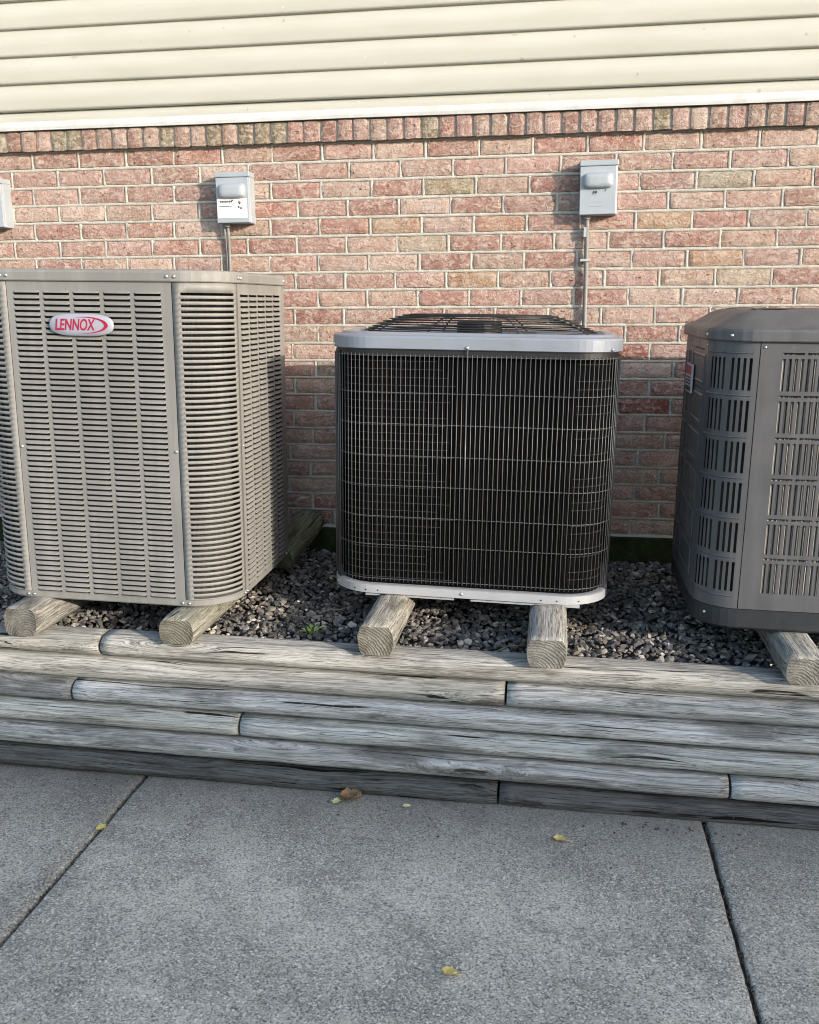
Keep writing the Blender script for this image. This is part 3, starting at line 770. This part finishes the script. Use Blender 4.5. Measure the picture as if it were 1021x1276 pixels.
# dark corner post and solid panel on the far left and rear
sheet(lp, [-lp.c-lp.s+lp.s*k/2 for k in range(3)]+[-lp.c+lp.c*.42*k/5 for k in range(1, 6)], [.034, .79], lambda i, j: False, .002, 'service_panel', BLACK, U2, .001)
sheet(lp, [lp.f+lp.c+lp.s+(lp.c*2+lp.f)*k/24 for k in range(25)], [.034, .79], lambda i, j: False, .002, 'rear_panel', BLACK, U2, .001)
for u in (lp.f*.485, -.16, lp.f+.13): screw(lp, u, .806, U2, -.007, 1.1)
for u in (lp.f*.485, -.15): screw(lp, u, .018, U2, -.002, 1.0)
for u in (-.06, -.02, .02, lp.f-.06, lp.f-.01, lp.f+.06):
    x, y = lp.at(u, -.0025); x2, y2 = lp.at(u, .01)
    o = obj('pan_hole', mesh('pan_hole', [(.0032*math.cos(a*.785), 0, .0026*math.sin(a*.785)) for a in range(8)], [tuple(range(8))]), BLACK, pan, (x, y, .014+.004*(hash(u) % 2)))
    o.rotation_euler = (0, 0, math.atan2(y2-y, x2-x)-math.pi/2)
# raised wire fan guard on top
fg = empty('fan_guard'); fg.parent = U2
def gz(q): return .848+.052*(1-max(0, (q-.60)/.40)**1.6)       # height over normalised radius
ax, ay = .385, .222
for q in (.16, .25, .33, .41, .48, .55, .61, .67, .73, .785, .84, .89, .935, .97, 1.0):
    MB().tube([(ax*q*math.cos(t*math.pi/24), ay*q*math.sin(t*math.pi/24), gz(q)) for t in range(48)], .0022, 5, True).build('guard_ring', BLACK, fg, True)
for k in range(8):
    t = math.pi/8+k*math.pi/4; MB().tube([(ax*q*math.cos(t), ay*q*math.sin(t), gz(q)-.004) for q in (.1, .35, .55, .65, .75, .85, .93, 1.01)], .003, 5).build('guard_spoke', WIRE if k % 3 == 0 else BLACK, fg, True)
mt = MB(); n = 20
V = [(.075*math.cos(2*math.pi*i/n), .075*math.sin(2*math.pi*i/n), z) for z in (.72, .878) for i in range(n)]
mt.add(V, [(i, (i+1) % n, n+(i+1) % n, n+i) for i in range(n)]+[tuple(n+i for i in range(n))]).build('fan_motor', BLACK, U2)
fb = MB()
for k in range(4):
    a = k*math.pi/2+.5
    P_ = [(.07, -.05, .70), (.07, .05, .74), (.20, .09, .745), (.205, -.09, .69)]
    fb.add([(x*math.cos(a)-y*math.sin(a), x*math.sin(a)+y*math.cos(a), z) for x, y, z in P_], [(0, 1, 2, 3)])
fb.build('fan_blades', STEELW, U2)

# --- the charcoal condenser with slotted panels and domed lid
hx, hy, r = .425, .353, .122
U3 = empty('air_conditioner', (2.306+hx, -.977+hy, .5055), (0, R(.7), 0))
tag(U3, 'charcoal air conditioner condenser with slotted panels and domed lid', 'air conditioner')
lp = Loop(hx, hy, r)
loft(lp, [(.05, -.004), (.008, -.002), (.004, .004), (.002, .060), (.02, .062)], 'base_pan', DARKER, U3)
loft(Loop(hx-.03, hy-.03, r-.03), [(0, .03), (0, .85)], 'coil', COILG, U3)
fins = MB()
for k in range(110):
    x = -hx+r+.02+k*.0052
    if x < hx-r-.01: fins.box(x, x+.0021+.0012*(k % 3), -hy+.010+.004*((k*7) % 5)/5, -hy+.028, .04, .84)
q = fins.build('coil_fins', COILLIT, U3); q['kind'] = 'stuff'
za, zb3 = .0625, .846
sl_h, sl_p, nrow = .090, .1185, 6; ztop = .797
rowz = [ztop-sl_p*k for k in range(nrow)]              # top of every slot row
def slot_sheet(us, uhole, dash, name, dashes=True):
    """us: breaks; uhole: set of cell indices that are slots; dash: cells cut in the thin strip over each row"""
    vs = [za]; kind = []
    for zt in rowz[::-1]:
        vs += [zt-sl_h]; kind.append('s'); vs += [zt]; kind.append('slot'); vs += [zt+.0105]; kind.append('s'); vs += [zt+.0168]; kind.append('dash')
    vs += [zb3]; kind.append('s')
    return sheet(lp, us, vs, lambda i, j: (kind[j] == 'slot' and i in uhole) or (kind[j] == 'dash' and i in dash), .0016, name, DARK, U3)
def front_slots(u0, u1, first, n, sw=.0086, pitch=.0165):
    us = [u0]; hol = set(); dash = set()
    for k in range(n):
        us += [first+k*pitch-.0049+.0015, first+k*pitch-.0049+.0015+sw]; hol.add(len(us)-2)
    us += [u1]
    for i in range(1, len(us)-2):
        k = (i-1)//2
        if not (i % 2 == 0 and k % 4 == 3): dash.add(i)
    return us, hol, dash
us, hol, dash = front_slots(.0012, lp.f-.0012, .064, int((lp.f-.11)/.0165)+1)
slot_sheet(us, hol, dash, 'front_panel')
# left rounded corner: two groups of four slots
def corner3(u0, flip):
    a = [.022, .0385, .055, .0715, .099, .1150, .131, .147]; a = [lp.c-q for q in a][::-1] if flip else a
    us = [u0+.0012]; hol = set()
    for q in a: us += [u0+q-.0040, u0+q+.0040]; hol.add(len(us)-2)
    us += [u0+(lp.c-.02 if flip is False else lp.c-.014), u0+lp.c-.0012]; us = sorted(us); 
    c = slot_sheet(us, hol, set(), 'corner_panel')
    for zt in rowz+[rowz[-1]-sl_p]:
        V = []; F = []; N = 10
        for k in range(N+1):
            u = u0+.018+(lp.c-.036)*k/N
            for dd, z in ((.0005, -.003), (-.0022, 0), (.0005, .003)): V.append((*lp.at(u, dd), zt+.0135+z))
        for k in range(N):
            for q in range(2): b_ = k*3+q; F.append((b_, b_+3, b_+4, b_+1))
        obj('ridge', mesh('ridge', V, F), DARK, c)
corner3(-lp.c, True); corner3(lp.f, False)
# left side: embossed blank panels, slot pairs near the rear, dash rows
def side3(u0):
    L = lp.s; a, b_ = .30*L, .36*L
    us = [u0+.0012, u0+.02]; hol = set(); dash = set()
    for q in (.27, .36): us += [u0+q*L, u0+q*L+.010]; hol.add(len(us)-2)
    n0 = len(us)
    for k in range(9): us += [u0+.46*L+k*.021, u0+.46*L+k*.021+.014]; dash.add(len(us)-2)
    us += [u0+L-.0012]
    sp = slot_sheet(us, hol, dash | {2, 4}, 'side_panel')
    for zt in rowz:
        for x0, x1 in ((.05, .22), (.42, .93)):
            V = []; ring = [(x0*L, zt-sl_h), (x1*L, zt-sl_h), (x1*L, zt), (x0*L, zt)]
            for dd, ins in ((0.0, 0), (-.003, .004), (-.003, .007), (-.0008, .010)):
                for k, (uu, z) in enumerate(ring):
                    uu2 = uu+(ins if k in (0, 3) else -ins); z2 = z+(ins if k < 2 else -ins)
                    V.append((*lp.at(u0+uu2, dd-.0004), z2))
            F = [(q*4+k, q*4+(k+1) % 4, q*4+4+(k+1) % 4, q*4+4+k) for q in range(3) for k in range(4)]+[(12, 13, 14, 15)]
            obj('embossed_panel', mesh('embossed_panel', V, F), DARK, sp)
    return sp
ul = 2*lp.f+2*lp.s-lp.s+3*lp.c
side3(lp.tot-lp.c-lp.s)
sheet(lp, [lp.f+lp.c+(lp.s+lp.c*2+lp.f)*k/36 for k in range(37)], [za, zb3], lambda i, j: False, .0016, 'rear_panel', DARK, U3)
lid = loft(lp, [(.02, zb3), (-.010, zb3-.003), (-.012, zb3), (-.012, zb3+.024), (-.009, zb3+.030), (.02, zb3+.040), (.07, zb3+.070), (.10, zb3+.081), (.14, zb3+.085), (.2, zb3+.086)], 'lid', DARK, U3, smooth=True)
for p_ in lid.data.polygons: p_.use_smooth = len(p_.vertices) == 4 and p_.center.z > zb3+.029
for u in (-.165, -.075, .22): screw(lp, u, zb3+.013, U3, -.012, .9).data = SCR
for u in (.012, -lp.c-.012): screw(lp, u, zb3-.018, U3, 0, .8)
screw(lp, -.10, .035, U3, .003)
# small rating plate on the left side
pu = lp.tot-lp.c-lp.s*.60
def plate(u0, u1, z0, z1, d, name, mat, parent):
    V = [(*lp.at(u0, d), z0), (*lp.at(u1, d), z0), (*lp.at(u1, d), z1), (*lp.at(u0, d), z1), (*lp.at(u0, d+.006), z0), (*lp.at(u1, d+.006), z0), (*lp.at(u1, d+.006), z1), (*lp.at(u0, d+.006), z1)]
    return obj(name, mesh(name, V, [(0,1,2,3),(1,0,4,5),(2,1,5,6),(3,2,6,7),(0,3,7,4)]), mat, parent)
pl = plate(pu-.06, pu+.06, .665, .755, -.012, 'rating_plate', PANW, U3)
plate(pu-.054, pu+.054, .722, .750, -.0128, 'red_band', REDINK, pl)
plate(pu-.054, pu+.054, .670, .684, -.0128, 'black_band', INK, pl)
for k in range(3):
    for q in range(4): plate(pu-.046+q*.024, pu-.03+q*.024, .690+k*.010, .695+k*.010, -.0128, 'print_mark', INK, pl)

# ------------------------------------------------------------------ electrical disconnect boxes and conduits
def disconnect(x, z0, wd, h, label, rz=0.0):
    """x centre, z0 bottom"""
    r_ = empty('disconnect_box', (x, 0, z0), (0, rz, 0)); tag(r_, label, 'electrical box', 'electrical disconnect boxes on the brick')
    hw = wd/2; D = .066
    # rounded back box
    bevel(MB().box(-hw+.003, hw+.004, -D+.010, .004, .0, h-.004).build('back_box', BOXG, r_), .003)
    bevel(MB().box(-hw, hw, -D, -D+.012, .002, h-.021).build('front_cover', BOXG, r_), .002)
    bevel(MB().box(-hw-.0015, hw+.006, -D-.003, .002, h-.020, h).build('rain_hood', BOXG, r_), .003)
    # raised handle housing
    V = []; F = []; n = 28
    def rr(a, b_, k): 
        t = 2*math.pi*k/n; c, s = math.cos(t), math.sin(t); return a*math.copysign(abs(c)**.42, c), b_*math.copysign(abs(s)**.42, s)
    for a, b_, y in ((.0555, .029, 0), (.054, .0275, -.006), (.051, .0245, -.014), (.046, .020, -.0185), (.03, .010, -.020)):
        for k in range(n): q = rr(a*wd/.135, b_, k); V.append((q[0], -D+y, h*.625+q[1]))
    for q in range(4): F += [(q*n+k, q*n+n+k, q*n+n+(k+1) % n, q*n+(k+1) % n) for k in range(n)]
    F.append(tuple(4*n+k for k in range(n))[::-1])
    obj('handle_housing', mesh('handle_housing', V, F, True), BOXG, r_)
    MB().tube([(-hw+.03, -.03, .0), (-hw+.03, -.03, -.012)], .014, 10).build('conduit_fitting', CONDUIT, r_)
    return r_
bA = disconnect(.604, 1.773, .133, .192, 'grey disconnect box with a white printed sticker above the tall condenser')
D = .066
sk = MB().box(-.063, .058, -D-.0012, -D+.001, .020, .092).build('sticker', PAPER, bA)
mk = MB()
for k in range(7): mk.box(-.052+k*.0075, -.0465+k*.0075, -D-.0018, -D-.001, .078-.001*(k % 2), .085)
mk.box(-.004, .004, -D-.0018, -D-.001, .083, .0875)
for k in range(10): mk.box(-.054+k*.0052, -.0500+k*.0052, -D-.0018, -D-.001, .0625, .0660)
for q in ((.022, .074, .012, .004), (.024, .080, .009, .004), (.026, .070, .006, .004), (.022, .057, .006, .008), (.030, .053, .008, .006)):
    mk.box(q[0], q[0]+q[2], -D-.0018, -D-.001, q[1], q[1]+q[3])
mk.build('print_marks', INK, sk)
mk = MB()
for z, a, b_ in ((.072, -.055, -.03), (.056, -.055, .0), (.046, -.05, .04), (.041, -.054, .03), (.034, -.035, .03)): mk.box(a, b_, -D-.0017, -D-.001, z, z+.0012)
mk.build('faint_print', PINK, sk)
bB = disconnect(2.011, 1.776, .132, .192, 'plain grey disconnect box with handwritten marks above the black condenser', -.012)
tm = text_mesh('F9', .018, .1, .9, .0004, .0003); tm.materials.clear(); obj('handwriting', tm, INK, bB, (-.012, -D-.001, .078))
MB().tube([(.026, -D-.001, .083), (.029, -D-.001, .088)], .0016, 5).build('pen_mark', INK, bB)
mk = MB()
for k in range(5): mk.box(-.03+k*.012, -.022+k*.012, -D-.0012, -D+.001, .030, .0325)
for k in range(4): mk.box(-.012+k*.007, -.008+k*.007, -D-.0012, -D+.001, .043+.003*(k % 2), .046+.003*(k % 2))
mk.build('embossed_mark', BOXG, bB)
bC = disconnect(-.447, 1.775, .137, .192, 'grey disconnect box cut off by the picture edge, far from the others')
def conduit(pts, rad, label, name='electrical_conduit'):
    o = MB().tube(pts, rad, 8).build(name, CONDUIT, None, True); tag(o, label, 'conduit', 'conduits below the disconnect boxes'); return o
c1 = conduit([(.567, -.03, 1.764), (.566, -.022, 1.72), (.563, -.014, 1.66), (.562, -.013, 1.2), (.56, -.05, .95), (.55, -.2, .80), (.55, -.32, .78)], .0062, 'thin grey cable dropping from the stickered box behind the tall condenser')
MB().tube([(.552, -.03, 1.764), (.5525, -.02, 1.72), (.5525, -.012, 1.66), (.552, -.011, 1.2)], .0045, 8).build('ground_wire', CONDUIT, c1, True)
c2 = conduit([(1.975, -.032, 1.770), (1.976, -.022, 1.73), (1.978, -.020, 1.60), (1.979, -.020, 1.1), (1.97, -.06, .95), (1.95, -.2, .86), (1.94, -.32, .85)], .0088, 'grey conduit strapped to the brick behind the black condenser')
MB().box(1.955, 1.992, -.031, -.001, 1.612, 1.620).build('pipe_strap', SCREW, c2)
MB().box(1.964, 1.974, -.034, -.004, 1.700, 1.735).build('cable_clip', PANW, c2)

# ------------------------------------------------------------------ fallen leaves, weed, twigs
def leaf(x, y, s, rz, mat, label, seed, curl=.5, stem=True, z=0.0):
    r_ = random.Random(seed); V = []; F = []; n = 7; m = 4
    for i in range(n+1):
        t = i/n; ww = math.sin(math.pi*min(1, t*1.02))**.95*.46*(1-.35*t)+.008
        for j in range(-m, m+1):
            q = j/m; jag = 1+(.34*math.sin(i*2.7+seed+j) if abs(j) == m else 0)
            V.append(((t-.5)*s, q*ww*s*jag, (.03+curl*(q*q*.22+.16*(t-.5)**2)+.16*abs(noise.noise(Vector((t*4, q*3, seed)))))*s))
    W = 2*m+1
    for i in range(n):
        for j in range(2*m): a = i*W+j; F.append((a, a+1, a+W+1, a+W))
    root = obj('fallen_leaf', mesh('fallen_leaf', V, F, True), mat, None, (x, y, z+.002)); root.rotation_euler = (0, 0, rz)
    tag(root, label, 'leaf', 'fallen leaves on the driveway')
    if stem: MB().tube([(s*.45, 0, .03*s), (s*.75, .04*s, .10*s), (s*1.05, .02*s, .05*s)], .0011, 5).build('stalk', LEAFP, root)
    return root
leaf(.629, -1.497, .036, 1.1, LEAFY, 'small yellow leaf lying over the left slab joint', 1, .4, False)
leaf(1.262, -1.262, .034, 1.4, LEAFP, 'pale yellow leaf touching the brown crumpled leaf', 2, .5, False)
leaf(1.302, -1.243, .066, .4, LEAFB, 'brown crumpled leaf against the lowest timber', 3, 1.3, False)
leaf(1.475, -1.256, .026, .1, LEAFP, 'tiny pale leaf scrap by itself near the lowest timber', 4, .4, False)
leaf(1.925, -1.366, .036, -.2, LEAFY, 'yellow green leaf with a short stalk near the right slab joint', 5, .6, True)
leaf(1.681, -1.93, .036, -.1, LEAFY, 'curled yellow leaf with stalk alone in the middle of the slab', 6, .9, True)
wd = empty('weed', (1.115, -.955, .405)); tag(wd, 'tiny bright green weed sprouting in the gravel', 'weed')
for k in range(9):
    a = k*2.4; r_ = .006+.0016*k; V = [(0, 0, 0), (.010, -.006, .012), (.024, 0, .016), (.010, .006, .012)]
    o = obj('leaflet', mesh('leaflet', V, [(0, 1, 2, 3)]), GREEN, wd, (r_*math.cos(a), r_*math.sin(a), .004+.0025*k)); o.rotation_euler = (0, -.5+.1*k, a)
for x, y, L_, a, lab in ((1.76, -1.0, .10, .6, 'dry twig on the sunlit gravel between the runners of the black condenser'), (1.13, -.74, .09, .4, 'dry stalk on the shaded gravel beside the taller condenser'), (2.02, -.80, .12, -.9, 'thin dry stalk on the gravel near the curved end grain runner')):
    o = MB().tube([(-L_/2, 0, .0), (0, .006, .008), (L_/2, 0, .003)], .0018, 5).build('twig', TWIG, None, True, (x, y, .417)); o.rotation_euler = (0, 0, a); tag(o, lab, 'twig')
# crumbs of stone and grit that washed out on the slabs
cr = MB()
for k in range(70):
    if k < 34: x, y = rnd.gauss(2.26, .10), -1.247-abs(rnd.gauss(0, .03))
    else: x, y = rnd.uniform(-.1, 2.6), -1.235-abs(rnd.gauss(0, .10))
    s = rnd.uniform(.0015, .005); E = Matrix.Rotation(rnd.uniform(0, 6), 3, 'Z'); sh = shapes[rnd.randrange(40)]
    cr.add([(E @ v)*s+Vector((x, y, s*.4)) for v in sh], IF)
for k in range(260):
    jx = rnd.choice((.622, 2.337, 2.337)); x, y = jx+rnd.gauss(0, .0035), rnd.uniform(-2.4, -1.2)
    s = rnd.uniform(.0016, .0042); E = Matrix.Rotation(rnd.uniform(0, 6), 3, 'Z'); sh = shapes[rnd.randrange(40)]
    cr.add([(E @ v)*s+Vector((x, y, -.010+rnd.uniform(0, .006))) for v in sh], IF)
o = cr.build('grit', STONE); tag(o, 'loose grit and crumbs on the driveway at the timber foot', 'grit', kind='stuff')
ca = o.data.color_attributes.new('Col', 'FLOAT_COLOR', 'POINT'); ca.data.foreach_set('color', [v for i in range(len(cr.V)) for v in (.09, .075, .058, 1)])

db = MB()
for k in range(160):
    x, y = rnd.uniform(-.3, 2.9), rnd.uniform(-1.03, -.05); L_ = rnd.uniform(.008, .035); a = rnd.uniform(0, 6.28); z = .418+.022*max(0, min(1, (y+.75)/.5))
    if k % 3: db.tube([(x, y, z), (x+L_*math.cos(a), y+L_*math.sin(a), z+rnd.uniform(.001, .008))], .0008, 4)
    else:
        q = L_*.4; db.add([(x, y, z), (x+q*math.cos(a), y+q*math.sin(a), z+.004), (x+q*math.cos(a+.8), y+q*math.sin(a+.8), z+.006), (x+q*.6*math.cos(a+1.6), y+q*.6*math.sin(a+1.6), z+.002)], [(0, 1, 2, 3)])
o = db.build('plant_litter', TWIG); tag(o, 'dry needles and leaf crumbs scattered over the gravel', 'litter', kind='stuff')
